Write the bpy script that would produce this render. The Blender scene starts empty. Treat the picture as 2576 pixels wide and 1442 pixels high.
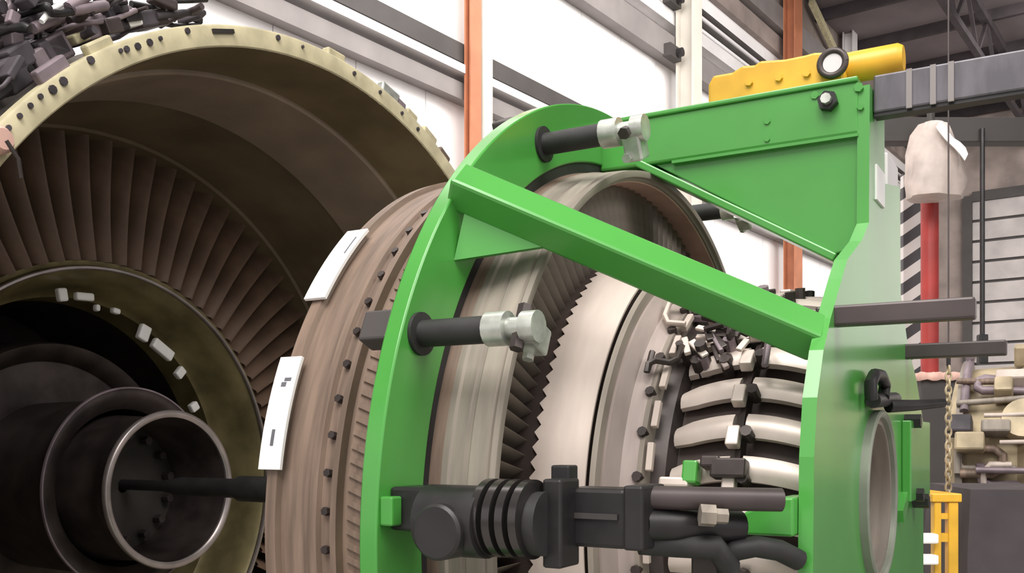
import bpy, math, random
from mathutils import Vector, Matrix
random.seed(11)
S = bpy.context.scene
COL = S.collection
PI = math.pi

# ------------------------------------------------------------------ camera, sky, lights, exposure
FPX, HY, EYE = 2470.0, 1104.0, 1.9            # focal length and horizon row (2576 x 1442 frame), eye height
cd = bpy.data.cameras.new('camera')
cam = bpy.data.objects.new('camera', cd)
COL.objects.link(cam)
cam.location = (0, 0, EYE)
cam.rotation_euler = (PI / 2, 0, 0)
cd.sensor_width = 36.0
cd.lens = FPX / 2576 * 36.0
cd.shift_y = (HY - 721) / 2576
cd.clip_start = 0.05
cd.clip_end = 200
S.camera = cam

wd = bpy.data.worlds.new('daylight')
S.world = wd
wd.use_nodes = True
bg = wd.node_tree.nodes['Background']
bg.inputs['Color'].default_value = (1.0, 0.965, 0.955, 1)
bg.inputs['Strength'].default_value = 0.9

def area(name, loc, target, sx, sy, power, col=(1, .97, .93)):
    l = bpy.data.lights.new(name, 'AREA')
    l.shape = 'RECTANGLE'; l.size = sx; l.size_y = sy; l.energy = power; l.color = col
    o = bpy.data.objects.new(name, l); COL.objects.link(o)
    o.location = loc
    o.rotation_euler = (Vector(target) - Vector(loc)).to_track_quat('-Z', 'Y').to_euler()
    return o
area('roof_light_bay', (-1.5, -2.0, 8.5), (0.3, 2.5, 1.5), 5, 5, 880)
area('front_fill_light', (5.5, -2.0, 8.5), (1.2, 2.2, 1.6), 4, 4, 420)  # unseen fill lamp, added to brighten the right-facing faces
area('roof_light_wall', (5.5, 10.5, 10.3), (2.5, 18, 4.5), 12, 4, 1650)
area('roof_light_wall', (-1.0, 6.0, 10.3), (-2.5, 11, 4.5), 6, 4, 650)
area('roof_light_far', (14, 18, 10.3), (15, 24, 3), 8, 8, 1500)

S.view_settings.view_transform = 'Standard'
S.view_settings.look = 'None'
S.view_settings.exposure = 0.0
S.view_settings.gamma = 1.0
S.view_settings.use_curve_mapping = False

# ------------------------------------------------------------------ helpers
def mat(name, col, rough=.5, metal=0.0, var=.12, scale=6.0, bump=0.0, col2=None, stretch=None, coat=0.0, spec=None):
    m = bpy.data.materials.new(name); m.use_nodes = True
    nt = m.node_tree; b = nt.nodes['Principled BSDF']
    b.inputs['Roughness'].default_value = rough
    b.inputs['Metallic'].default_value = metal
    if coat: b.inputs['Coat Weight'].default_value = coat; b.inputs['Coat Roughness'].default_value = .15
    if spec is not None: b.inputs['Specular IOR Level'].default_value = spec
    tc = nt.nodes.new('ShaderNodeTexCoord'); mp = nt.nodes.new('ShaderNodeMapping')
    nt.links.new(tc.outputs['Object'], mp.inputs['Vector'])
    if stretch: mp.inputs['Scale'].default_value = stretch
    n = nt.nodes.new('ShaderNodeTexNoise'); n.inputs['Scale'].default_value = scale; n.inputs['Detail'].default_value = 5
    nt.links.new(mp.outputs['Vector'], n.inputs['Vector'])
    r = nt.nodes.new('ShaderNodeValToRGB')
    c2 = col2 or tuple(min(1, c * (1 + var)) for c in col)
    c1 = tuple(c * (1 - var) for c in col)
    r.color_ramp.elements[0].position = .35; r.color_ramp.elements[1].position = .68
    r.color_ramp.elements[0].color = (*c1, 1); r.color_ramp.elements[1].color = (*c2, 1)
    nt.links.new(n.outputs['Fac'], r.inputs['Fac'])
    nt.links.new(r.outputs['Color'], b.inputs['Base Color'])
    if bump:
        bn = nt.nodes.new('ShaderNodeBump'); bn.inputs['Strength'].default_value = bump; bn.inputs['Distance'].default_value = .01
        nt.links.new(n.outputs['Fac'], bn.inputs['Height']); nt.links.new(bn.outputs['Normal'], b.inputs['Normal'])
    return m

M = dict(
    green=mat('green_paint', (.066, .315, .050), .32, 0, .10, 3.0, coat=.5),
    yellow=mat('yellow_paint', (.72, .40, .03), .4, 0, .15, 9),
    black=mat('black_steel', (.022, .020, .021), .42, .2, .3, 14),
    rubber=mat('black_rubber', (.02, .019, .019), .6, 0, .3, 20),
    greybar=mat('grey_steel_bar', (.13, .12, .135), .4, .35, .25, 8, stretch=(4, 1, 1)),
    zinc=mat('zinc_plated', (.55, .57, .52), .35, .6, .25, 30),
    steel=mat('dull_steel', (.28, .242, .203), .6, .2, .2, 5, stretch=(9, 1, 1)),
    bright=mat('bright_steel', (.55, .465, .41), .6, .12, .12, 4, stretch=(6, 1, 1)),
    brown=mat('brown_casing', (.19, .132, .098), .55, .1, .3, 5, stretch=(12, 1, 1)),
    lining=mat('pinkish_lining', (.62, .40, .34), .5, .3, .2, 7),
    blade=mat('blade_metal', (.17, .14, .115), .45, .3, .2, 12),
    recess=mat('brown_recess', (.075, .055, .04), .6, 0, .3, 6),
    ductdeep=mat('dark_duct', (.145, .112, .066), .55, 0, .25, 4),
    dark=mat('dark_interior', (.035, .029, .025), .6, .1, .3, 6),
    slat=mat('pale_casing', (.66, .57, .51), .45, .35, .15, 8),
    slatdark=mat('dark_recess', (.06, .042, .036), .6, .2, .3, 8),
    cream=mat('cream_primer', (.50, .445, .285), .5, 0, .16, 14),
    duct=mat('olive_duct', (.195, .148, .078), .5, 0, .25, 4),
    ductband=mat('brown_duct', (.29, .225, .168), .45, 0, .2, 4),
    vane=mat('vane_composite', (.145, .09, .06), .5, 0, .25, 8),
    olive=mat('olive_ring', (.23, .19, .09), .4, .2, .35, 6),
    core=mat('core_metal', (.055, .043, .040), .4, .4, .4, 9),
    rim=mat('polished_rim', (.42, .37, .36), .35, .6, .15, 12),
    offwhite=mat('off_white', (.95, .94, .92), .4, 0, .03, 9),
    paper=mat('white_paper', (.92, .90, .89), .7, 0, .03, 12),
    ink=mat('grey_ink', (.12, .12, .14), .7, 0, .2, 20),
    wall=mat('white_cladding', (.86, .83, .83), .6, 0, .03, 1.5),
    girt=mat('grey_girt', (.055, .048, .046), .6, .1, .15, 2),
    girtlight=mat('pale_girt', (.66, .63, .63), .6, .1, .1, 2),
    girtmid=mat('mid_grey_girt', (.24, .215, .21), .6, .1, .1, 2),
    orange=mat('orange_paint', (.44, .165, .085), .5, 0, .12, 3),
    red=mat('red_paint', (.34, .03, .025), .45, 0, .15, 5),
    white=mat('white_paint', (.60, .56, .50), .5, 0, .05, 3),
    floor=mat('concrete', (.38, .36, .34), .55, 0, .12, 2),
    roof=mat('dark_roof', (.165, .138, .142), .8, 0, .2, .6),
    truss=mat('truss_paint', (.035, .026, .03), .7, 0, .3, 3),
    shutter=mat('shutter_slats', (.44, .40, .39), .6, .1, .15, 1.5),
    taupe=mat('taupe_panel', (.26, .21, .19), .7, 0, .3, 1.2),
    beige=mat('beige_engine', (.42, .34, .22), .5, .2, .35, 6),
    cover=mat('dark_cover', (.055, .044, .048), .75, 0, .2, 5),
    plastic=mat('wrinkled_plastic', (.50, .42, .38), .45, 0, .15, 7, bump=.4),
    harness=mat('harness_sleeve', (.06, .05, .058), .6, .1, .5, 10),
    mauve=mat('mauve_metal', (.24, .19, .21), .5, .3, .3, 9),
    mauvesteel=mat('mauve_steel', (.36, .295, .27), .55, .2, .15, 5, stretch=(8, 1, 1)),
    ribsteel=mat('oiled_steel', (.09, .082, .08), .25, .8, .2, 10),
    casegrey=mat('fan_case_grey', (.26, .23, .21), .55, .1, .10, 3),
    collar=mat('collar_steel', (.24, .26, .21), .45, .2, .15, 12),
    umber=mat('umber_steel', (.075, .058, .058), .4, .2, .2, 8),
    pink=mat('pale_pink_cloth', (.58, .36, .30), .8, 0, .15, 7),
)

class MB:
    """collects shapes; build() links them as one mesh object"""
    def __init__(s): s.v = []; s.f = []
    def add(s, vs, fs):
        n = len(s.v); s.v += [tuple(p) for p in vs]; s.f += [tuple(i + n for i in f) for f in fs]; return s
    def box(s, lo, hi):
        x0, y0, z0 = lo; x1, y1, z1 = hi
        return s.add([(x0,y0,z0),(x1,y0,z0),(x1,y1,z0),(x0,y1,z0),(x0,y0,z1),(x1,y0,z1),(x1,y1,z1),(x0,y1,z1)],
                     [(0,3,2,1),(4,5,6,7),(0,1,5,4),(1,2,6,5),(2,3,7,6),(3,0,4,7)])
    def obox(s, c, ax, ay, az, sx, sy, sz):
        """box with centre c, axes and full sizes"""
        c = Vector(c); ax = Vector(ax).normalized() * sx / 2; ay = Vector(ay).normalized() * sy / 2; az = Vector(az).normalized() * sz / 2
        P = [c + i * ax + j * ay + k * az for k in (-1, 1) for j, i in ((-1, -1), (-1, 1), (1, 1), (1, -1))]
        return s.add(P, [(0,3,2,1),(4,5,6,7),(0,1,5,4),(1,2,6,5),(2,3,7,6),(3,0,4,7)])
    def beam(s, p, q, w, h, up=(0, 0, 1)):
        p, q = Vector(p), Vector(q); d = (q - p); L = d.length; d.normalize()
        side = d.cross(Vector(up)).normalized(); u = side.cross(d)
        return s.obox((p + q) / 2, d, side, u, L, w, h)
    def tube(s, pts, r, n=10, caps=True):
        pts = [Vector(p) for p in pts]; rings = []
        prev = None
        for i, p in enumerate(pts):
            t = (pts[min(i + 1, len(pts) - 1)] - pts[max(i - 1, 0)]).normalized()
            if prev is None:
                a = t.orthogonal().normalized()
            else:
                a = (prev - t * prev.dot(t)).normalized()
            prev = a; b = t.cross(a)
            rr = r[i] if isinstance(r, (list, tuple)) else r
            rings.append([p + (a * math.cos(2*PI*k/n) + b * math.sin(2*PI*k/n)) * rr for k in range(n)])
        vs = [v for g in rings for v in g]; fs = []
        for i in range(len(rings) - 1):
            for k in range(n):
                fs.append((i*n + k, i*n + (k+1) % n, (i+1)*n + (k+1) % n, (i+1)*n + k))
        if caps:
            fs.append(tuple(reversed(range(n)))); fs.append(tuple(range((len(rings)-1)*n, len(rings)*n)))
        return s.add(vs, fs)
    def lathe(s, prof, n=128, a0=0.0, a1=2*PI, close=True, zc=0.0):
        """profile of (axial, radius) turned about the local x axis; close joins the profile's ends"""
        full = abs(a1 - a0 - 2*PI) < 1e-6
        m = n if full else n + 1
        vs = []
        for i in range(m):
            a = a0 + (a1 - a0) * i / n
            for (x, r) in prof: vs.append((x, r*math.cos(a), zc + r*math.sin(a)))
        k = len(prof); fs = []
        for i in range(n):
            j = (i + 1) % m
            for q in range(k if close else k - 1):
                q2 = (q + 1) % k
                fs.append((i*k + q, i*k + q2, j*k + q2, j*k + q))
        if not full and close:
            fs.append(tuple(range(k))); fs.append(tuple(reversed(range((m-1)*k, m*k))))
        return s.add(vs, fs)
    def prism(s, poly, o, ex, ey, en, t):
        """flat polygon (a, b) on plane o + a ex + b ey, thickened by t along en"""
        o, ex, ey, en = Vector(o), Vector(ex), Vector(ey), Vector(en)
        P = [o + ex * a + ey * b for a, b in poly]; n = len(P)
        vs = P + [p + en * t for p in P]
        fs = [tuple(reversed(range(n))), tuple(range(n, 2*n))] + [(i, (i+1) % n, n + (i+1) % n, n + i) for i in range(n)]
        return s.add(vs, fs)
    def build(s, name, m, parent=None, smooth=None, bevel=0.0, off=None):
        if off is None: off = OFF.get(parent.name, 0.0) if parent is not None else 0.0
        me = bpy.data.meshes.new(name)
        me.from_pydata([(x, y, z + off) for x, y, z in s.v], [], s.f)
        me.update()
        import bmesh
        bm = bmesh.new(); bm.from_mesh(me)
        bmesh.ops.recalc_face_normals(bm, faces=bm.faces)
        bm.to_mesh(me); bm.free()
        o = bpy.data.objects.new(name, me); COL.objects.link(o)
        me.materials.append(m)
        if parent is not None:
            o.parent = parent; OFF[o.name] = off
        if bevel:
            b = o.modifiers.new('bevel', 'BEVEL'); b.width = bevel; b.segments = 2; b.limit_method = 'ANGLE'; b.angle_limit = .6
        if smooth:
            me.shade_smooth()
            me.set_sharp_from_angle(angle=math.radians(smooth))
        return o
OFF = {}

def tag(o, label=None, cat=None, group=None, kind=None):
    if label: o['label'] = label
    if cat: o['category'] = cat
    if group: o['group'] = group
    if kind: o['kind'] = kind
    return o

def thing(name, label, cat, loc, rz=0.0, group=None, axis_z=0.0):
    """Empty at a thing's base; parts are written in the thing's own axes with z counted from axis_z above the base"""
    o = bpy.data.objects.new(name, None); COL.objects.link(o)
    o.location = loc; o.rotation_euler = (0, 0, rz); o.empty_display_size = .2
    OFF[o.name] = axis_z
    return tag(o, label, cat, group)

def structure(name, mb, m, parent=None, label=None, cat=None, **k):
    o = mb.build(name, m, parent, **k)
    if parent is None: tag(o, label, cat, None, 'structure')
    return o

class Axes:
    """a thing's own axes: origin on its axis, x along the axis, y level, z up; turns measured frame positions into places on its planes"""
    def __init__(s, o, yaw):
        s.o = Vector(o); s.R = Matrix.Rotation(yaw, 3, 'Z'); s.I = s.R.transposed(); s.yaw = yaw
    def ray(s, px, py):
        d = Vector(((px - 1288) / FPX, 1.0, (HY - py) / FPX))
        return s.I @ (Vector((0, 0, EYE)) - s.o), s.I @ d
    def at(s, px, py, x=None, y=None, z=None):
        o, d = s.ray(px, py)
        i, v = (0, x) if x is not None else (1, y) if y is not None else (2, z)
        return o + d * ((v - o[i]) / d[i])
    def on_cyl(s, px, py, r):
        o, d = s.ray(px, py)
        a = d.y**2 + d.z**2; b = 2*(o.y*d.y + o.z*d.z); c = o.y**2 + o.z**2 - r*r
        t = (-b - math.sqrt(max(0, b*b - 4*a*c))) / (2*a)
        return o + d * t

YAW = math.radians(-30)
MC = (.208, 2.2, EYE - .159)          # module axis
EC = (-.605, 3.243, EYE - .187)       # engine opening, centre
FM, FE = Axes(MC, YAW), Axes(EC, YAW)

def polar(x, r, a): return Vector((x, r * math.cos(a), r * math.sin(a)))

# ================================================================== the hangar
WA = math.radians(36.3)                                      # the long wall runs away to the right
wdir = Vector((math.sin(WA), math.cos(WA), 0)); wn = Vector((wdir.y, -wdir.x, 0))   # wn points into the hall
W0 = Vector((-.52, 12.0, 0))
TEND = 21.0                                                  # corner with the far wall
ROOFZ = 11.3
def wbox(mb, t0, t1, z0, z1, d0, d1):
    """box on the long wall: along t, up z, d metres in front of the wall face"""
    P = []
    for z in (z0, z1):
        for t, d in ((t0, d0), (t1, d0), (t1, d1), (t0, d1)):
            p = W0 + wdir * t + wn * d; P.append((p.x, p.y, z))
    mb.add(P, [(0,3,2,1),(4,5,6,7),(0,1,5,4),(1,2,6,5),(2,3,7,6),(3,0,4,7)])
    return mb

structure('floor', MB().box((-30, -18, -.2), (40, 45, 0)), M['floor'], label='grey concrete hangar floor', cat='floor')
wl = MB()
t = -12.0
while t < TEND:                                              # tall cladding sheets with narrow joints
    t2 = min(t + 1.12, TEND)
    wbox(wl, t, t2 - .014, 0, ROOFZ, -.06, 0)
    t = t2
wbox(wl, -12, TEND + .3, 0, ROOFZ, -.2, -.05)
structure('wall_left', wl, M['wall'], label='long white clad hangar wall behind the engine', cat='wall')

corner = W0 + wdir * TEND
def rbox(mb, k0, k1, z0, z1, d0, d1):
    """box on the far wall: along wn from the corner, d in front (towards the camera)"""
    P = []
    for z in (z0, z1):
        for k, d in ((k0, d0), (k1, d0), (k1, d1), (k0, d1)):
            p = corner + wn * k - wdir * d; P.append((p.x, p.y, z))
    mb.add(P, [(0,3,2,1),(4,5,6,7),(0,1,5,4),(1,2,6,5),(2,3,7,6),(3,0,4,7)])
    return mb
wr = MB(); rbox(wr, -.3, 30, 0, ROOFZ, -.3, 0)
structure('wall_right', wr, M['taupe'], label='taupe far hangar wall beside the roller shutter', cat='wall')
dr = MB()
z = 0.0
while z < 8.6:
    rbox(dr, 1.55, 5.6, z, z + .50, .03, .10); z += .58
structure('door_1', dr, M['shutter'], label='pale grey roller shutter of wide horizontal slats in the far wall', cat='door')
df = MB(); rbox(df, 1.3, 1.55, 0, 8.8, .02, .2); rbox(df, 1.55, 5.9, 8.62, 8.9, .02, .2); rbox(df, 5.6, 5.9, 0, 8.62, .02, .2); rbox(df, 1.55, 5.6, 0, 8.62, .005, .025)
structure('trim_1', df, M['girt'], label='dark steel frame around the roller shutter', cat='frame')

wu = MB()
for k in range(9): rbox(wu, 6.2 + k*2.4, 8.58 + k*2.4, .1, ROOFZ, .0, .08)  # unseen white panels, added for the green end plate to reflect
structure('trim_11', wu, M['wall'], label='unseen white cladding added to the far wall as a bright reflector', cat='cladding')

structure('ceiling', MB().box((-30, -6, ROOFZ), (45, 45, ROOFZ + .2)), M['roof'], label='dark hangar roof deck above the far corner', cat='ceiling')
tr = MB()
for k in range(-2, 14):                                      # purlins and trusses under the roof deck
    a = W0 + wdir * (k * 2.2 + 1) ; b = a + wn * 26
    tr.beam((a.x, a.y, ROOFZ - .12), (b.x, b.y, ROOFZ - .12), .12, .24)
for k in (3.2, 6.4, 9.6, 13, 17, 21):
    a = W0 + wn * k - wdir * 8; b = W0 + wn * k + wdir * TEND
    tr.beam((a.x, a.y, ROOFZ - .32), (b.x, b.y, ROOFZ - .32), .16, .18)
    tr.beam((a.x, a.y, ROOFZ - 1.3), (b.x, b.y, ROOFZ - 1.3), .12, .14)
    for q in range(0, 28, 2):
        c0 = W0 + wn * k + wdir * (q - 8); c1 = c0 + wdir; c2 = c0 + wdir * 2
        tr.beam((c0.x, c0.y, ROOFZ - .32), (c1.x, c1.y, ROOFZ - 1.3), .07, .07)
        tr.beam((c1.x, c1.y, ROOFZ - 1.3), (c2.x, c2.y, ROOFZ - .32), .07, .07)
structure('trim_2', tr, M['truss'], label='dark roof trusses under the hangar roof', cat='roof truss')

# girts: heights counted on the wall, (z0, z1, depth, material)
def zw(px, py, tt):
    """height on the wall face for frame row py at wall position tt"""
    return EYE + (HY - py) / FPX * (W0 + wdir * tt).y
rows = [
    (6.34, 6.56, .20, 'girt', 'dark grey girt crossing the long wall behind the fan case'),
    (6.20, 6.30, .24, 'girtlight', 'pale rail just under the dark girt on the long wall'),
    (5.92, 6.12, .16, 'girtmid', 'mid grey duct below the pale rail on the long wall'),
    (8.02, 8.42, .22, 'girtmid', 'grey girt crossing the long wall above the white panels'),
    (8.62, 8.84, .20, 'girtlight', 'pale rail above the grey girt on the long wall'),
    (10.1, 10.55, .24, 'girtmid', 'mid grey girt high on the long wall near the roof'),
]
for i, (z0, z1, d, mm, lab) in enumerate(rows):
    structure('trim_%d' % (i + 3), wbox(MB(), -12, TEND - .05, z0, z1, .0, d), M[mm], label=lab, cat='girt')
for z, lab in ((9.02, 'lower of two thin dark pipes along the long wall'), (9.24, 'upper of two thin dark pipes along the long wall')):
    p, q = W0 + wn * .16 - wdir * 1 , W0 + wn * .16 + wdir * (TEND - .1)
    o = MB().tube([(p.x, p.y, z), (q.x, q.y, z)], .045).build('conduit_pipe', M['girt'])
    tag(o, lab, 'pipe', None, 'structure')

def column(name, px, width, depth, d0, label, m, cat='column', ztop=ROOFZ):
    k = (px - 1288) / FPX                                    # where the sight line at px meets the wall
    tt = (W0.x - k * W0.y + (wn.x - k*wn.y) * d0) / (k * wdir.y - wdir.x)
    mb = wbox(MB(), tt - width/2, tt + width/2, 0, ztop, d0, d0 + .02)
    wbox(mb, tt - width/2, tt + width/2, 0, ztop, d0 + depth - .02, d0 + depth)
    wbox(mb, tt - .03, tt + .03, 0, ztop, d0 + .02, d0 + depth - .02)
    o = mb.build(name, m); tag(o, label, cat, None, 'structure')
    return tt
tc = column('steel_column', 1181, .20, .10, .22, 'orange steel column standing against the long wall left of the green frame', M['orange'])
tw = column('steel_column', 1712, .34, .30, .24, 'white steel column rising behind the green top beam', M['white'])
to = column('steel_column', 1980, .42, .24, .24, 'second orange steel column, beyond the white one', M['orange'])
tp = column('steel_column', 2125, .34, .24, .24, 'pale grey steel column near the far corner', M['girtlight'])
structure('trim_9', wbox(wbox(MB(), tw + .2, TEND - .05, 9.7, 10.05, .0, .12), tw + .2, TEND - .05, 10.6, ROOFZ, 0, .12), M['taupe'], label='grey upper cladding beyond the second orange column', cat='cladding')
# white down pipe beside the orange column
k_ = (1222 - 1288) / FPX; d_ = .28
p = W0 + wdir * ((W0.x - k_*W0.y + (wn.x - k_*wn.y) * d_) / (k_*wdir.y - wdir.x)) + wn * d_
o = MB().tube([(p.x, p.y, 0), (p.x, p.y, ROOFZ)], .085, 20).build('down_pipe', M['white'], smooth=40)
tag(o, 'thick white down pipe right beside the first orange column', 'pipe', None, 'structure')
# diagonal brace near the corner
a = W0 + wdir * 11.2 + wn * .3; b = W0 + wdir * 16.0 + wn * .3
o = MB().beam((a.x, a.y, 11.2), (b.x, b.y, 9.4), .10, .16).build('trim_10', M['cream']); tag(o, 'thin cream diagonal brace near the roof corner', 'brace', None, 'structure')
# small dark fittings beside the white column
for zz, lab in ((zw(0, 30, tw), 'upper dark fitting bolted left of the white column'), (zw(0, 160, tw), 'lower dark fitting bolted left of the white column')):
    r = thing('wall_bracket', lab, 'bracket', (0, 0, 0))
    wbox(MB(), tw - .55, tw - .17, zz - .10, zz + .10, .20, .34).build('plate', M['girt'], r)
    c = W0 + wdir * (tw - .3) + wn * .40
    MB().tube([c - wn * .08 + Vector((0, 0, zz)), c + wn * .03 + Vector((0, 0, zz))], .07, 14).build('boss', M['black'], r)

# ------------------------------------------------------------------ jib post, hazard panel, wrapped hoist, cable
def gpt(px, py, Y): return Vector(((px - 1288) / FPX * Y, Y, EYE + (HY - py) / FPX * Y))
pc = gpt(2339, 470, 8.0)
jp = thing('jib_crane_post', 'red steel post standing right of the green frame end plate', 'post', (pc.x, pc.y, 0))
MB().tube([(0, 0, 0.02), (0, 0, 4.36)], .07, 20).build('mast', M['red'], jp, smooth=40)
MB().box((-.13, -.13, 0), (.13, .13, .03)).build('base_plate', M['red'], jp)
MB().box((-.4, -.07, 4.30), (1.6, .07, 4.5)).build('arm', M['girt'], jp, bevel=.008)
MB().tube([(.385, -.09, 4.4), (.385, -.09, 2.72)], .02, 8).build('pendant_cable', M['black'], jp)
MB().box((.35, -.125, 2.5), (.42, -.055, 2.74)).build('pendant_control', M['black'], jp, bevel=.01)

bagm = MB()
prof = [(-.52, .10), (-.50, .20), (-.38, .215), (-.15, .19), (.0, .15), (.08, .11), (.10, .05)]
n = 26; vs = []; fs = []
for (h, r) in prof:
    for k in range(n):
        a = 2*PI*k/n; rr = r * (1 + .10*math.sin(3*a + h*9) + .06*math.sin(7*a - h*14))
        vs.append((rr*1.05*math.cos(a), rr*.8*math.sin(a), h))
for i in range(len(prof)-1):
    for k in range(n): fs.append((i*n+k, i*n+(k+1) % n, (i+1)*n+(k+1) % n, (i+1)*n+k))
fs += [tuple(reversed(range(n))), tuple(range((len(prof)-1)*n, len(prof)*n))]
bagm.add(vs, fs)
bt = gpt(2348, 345, 7.72)
bg_ = thing('wrapped_hoist', 'pale plastic-wrapped hoist hanging at the top of the red post', 'hoist', (bt.x, bt.y, bt.z + .02))
bagm.build('plastic_wrap', M['plastic'], bg_, smooth=50)
fl = MB(); vs = []
for i in range(7):
    x0 = -.06 + .034*i; z0 = .0 - .045*i - .01*math.sin(i); w_ = .035 + .012*math.sin(i*1.7)
    vs += [(x0, -.19 - .006*i, z0), (x0 + w_, -.185 - .006*i, z0 + .05)]
fl.add(vs, [(2*i, 2*i+1, 2*i+3, 2*i+2) for i in range(6)])
fo = fl.build('loose_flap', M['offwhite'], bg_); so = fo.modifiers.new('solid', 'SOLIDIFY'); so.thickness = .008
MB().tube([(-.02, 0, .05), (-.02, 0, .18)], .03).build('hook', M['girt'], bg_)

hz = bpy.data.materials.new('hazard_stripes'); hz.use_nodes = True
nt = hz.node_tree; tcn = nt.nodes.new('ShaderNodeTexCoord'); mp = nt.nodes.new('ShaderNodeMapping'); wv = nt.nodes.new('ShaderNodeTexWave')
wv.wave_type = 'BANDS'; wv.bands_direction = 'X'; wv.inputs['Scale'].default_value = 1.9
mp.inputs['Rotation'].default_value = (0, math.radians(-55), 0)
cr = nt.nodes.new('ShaderNodeValToRGB'); cr.color_ramp.interpolation = 'CONSTANT'
cr.color_ramp.elements[0].color = (.05, .045, .05, 1); cr.color_ramp.elements[1].position = .5; cr.color_ramp.elements[1].color = (.62, .58, .56, 1)
nt.links.new(tcn.outputs['Object'], mp.inputs['Vector']); nt.links.new(mp.outputs['Vector'], wv.inputs['Vector'])
nt.links.new(wv.outputs['Fac'], cr.inputs['Fac']); nt.links.new(cr.outputs['Color'], nt.nodes['Principled BSDF'].inputs['Base Color'])
hp = gpt(2293, 800, 8.35)
hr = thing('hazard_barrier', 'black and white hazard striped panel behind the red post', 'barrier', (hp.x, hp.y, 0))
MB().box((-.085, -.03, .03), (.085, .03, 4.15)).build('striped_panel', hz, hr, bevel=.006)
MB().box((-.12, -.1, 0), (.12, .1, .03)).build('base_plate', M['girt'], hr)
cl = gpt(2362, 925, 7.6)

# ------------------------------------------------------------------ second engine, far right
FB = Axes((2.50, 4.7, EYE - .12), YAW)
be = thing('aircraft_engine', 'beige engine dressed in pipes at the right edge above the dark cover', 'engine', (2.50, 4.7, 0), YAW, axis_z=FB.o.z)
MB().lathe([(-.36, .02), (-.36, .30), (-.33, .42), (-.25, .46), (-.05, .47), (.0, .53), (.05, .53), (.06, .47), (.6, .45), (.9, .36), (.9, .02)], 64).build('casing', M['beige'], be, smooth=35)
MB().lathe([(-.30, .44), (-.30, .50), (-.27, .50), (-.27, .44)], 64).build('flange', M['steel'], be, smooth=35)
def wander(F, x, a, r, steps, sc, rng):
    pts = [polar(x, r, a)]
    for i in range(steps):
        if rng.random() < .5: x += rng.choice((-1, 1)) * sc * rng.uniform(.5, 1.2)
        else: a += rng.choice((-1, 1)) * sc / r * rng.uniform(.5, 1.3)
        r += rng.uniform(-.02, .025)
        pts.append(polar(x, r, a))
    out = [pts[0]]                                            # round the corners a little
    for i in range(1, len(pts) - 1):
        out += [pts[i].lerp(pts[i-1], .25), pts[i].lerp(pts[i+1], .25)]
    out.append(pts[-1]); return out
rng = random.Random(5)
for i in range(22):
    pts = wander(FB, rng.uniform(-.3, .35), rng.uniform(1.7, 3.3), .50 + rng.uniform(0, .05), 4, .15, rng)
    MB().tube(pts, rng.choice((.010, .014, .02)), 8).build('fuel_pipe', M[rng.choice(('beige', 'steel', 'mauve', 'bright', 'brown'))], be, smooth=50)
for i in range(9):
    x, a = rng.uniform(-.3, .3), rng.uniform(1.8, 3.2); c = polar(x, .53, a)
    MB().obox(c, (1, 0, 0), (0, -math.sin(a), math.cos(a)), (0, math.cos(a), math.sin(a)), rng.uniform(.06, .14), rng.uniform(.05, .10), .10).build('accessory_box', M[rng.choice(('beige', 'steel', 'bright', 'harness'))], be, bevel=.01)
c = polar(-.02, .56, 2.75)
MB().tube([c * .9, c], [.10, .09], 24).build('round_cap', M['beige'], be, smooth=40)
MB().box((-.12, -.1, -FB.o.z + .02), (.3, .1, -.4)).build('stand_post', M['yellow'], be)
dk = gpt(2500, 1335, 3.7)
dc = thing('equipment_cover', 'dark fabric cover draped over a box at the lower right corner', 'cover', (dk.x + .16, dk.y, 0), math.radians(-8))
mb = MB(); n = 40
for i in range(n + 1):
    pass
def drape(x0, x1, y0, y1, z0, z1, amp):
    mb = MB(); P = []; m = 60
    for i in range(m):
        u = i / m * 4; s_ = int(u); fch = u - s_
        c_ = [(x0, y0), (x1, y0), (x1, y1), (x0, y1), (x0, y0)]
        P.append(Vector((c_[s_][0] + (c_[s_+1][0]-c_[s_][0])*fch, c_[s_][1] + (c_[s_+1][1]-c_[s_][1])*fch)))
    cx, cy = (x0+x1)/2, (y0+y1)/2; vs = []; lev = 8
    for l in range(lev + 1):
        h = z0 + (z1 - z0) * l / lev
        for i, p in enumerate(P):
            k = 1 + amp * (1 - l/lev) * (1 + math.sin(i*1.3)) + (-.03 if l == lev else 0)
            vs.append((cx + (p.x-cx)*k, cy + (p.y-cy)*k, h + (.01*math.sin(i) if l < lev else 0)))
    fs = [(l*m+i, l*m+(i+1) % m, (l+1)*m+(i+1) % m, (l+1)*m+i) for l in range(lev) for i in range(m)]
    fs += [tuple(range(lev*m, lev*m+m)), tuple(reversed(range(m)))]
    return mb.add(vs, fs)
drape(-.32, .5, -.25, .3, .02, EYE + (HY-1232)/FPX*3.5, .03).build('fabric', M['cover'], dc, smooth=60)
MB().box((-.3, -.2, 0), (.45, .25, .02)).build('base_plate', M['girt'], dc)

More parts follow.
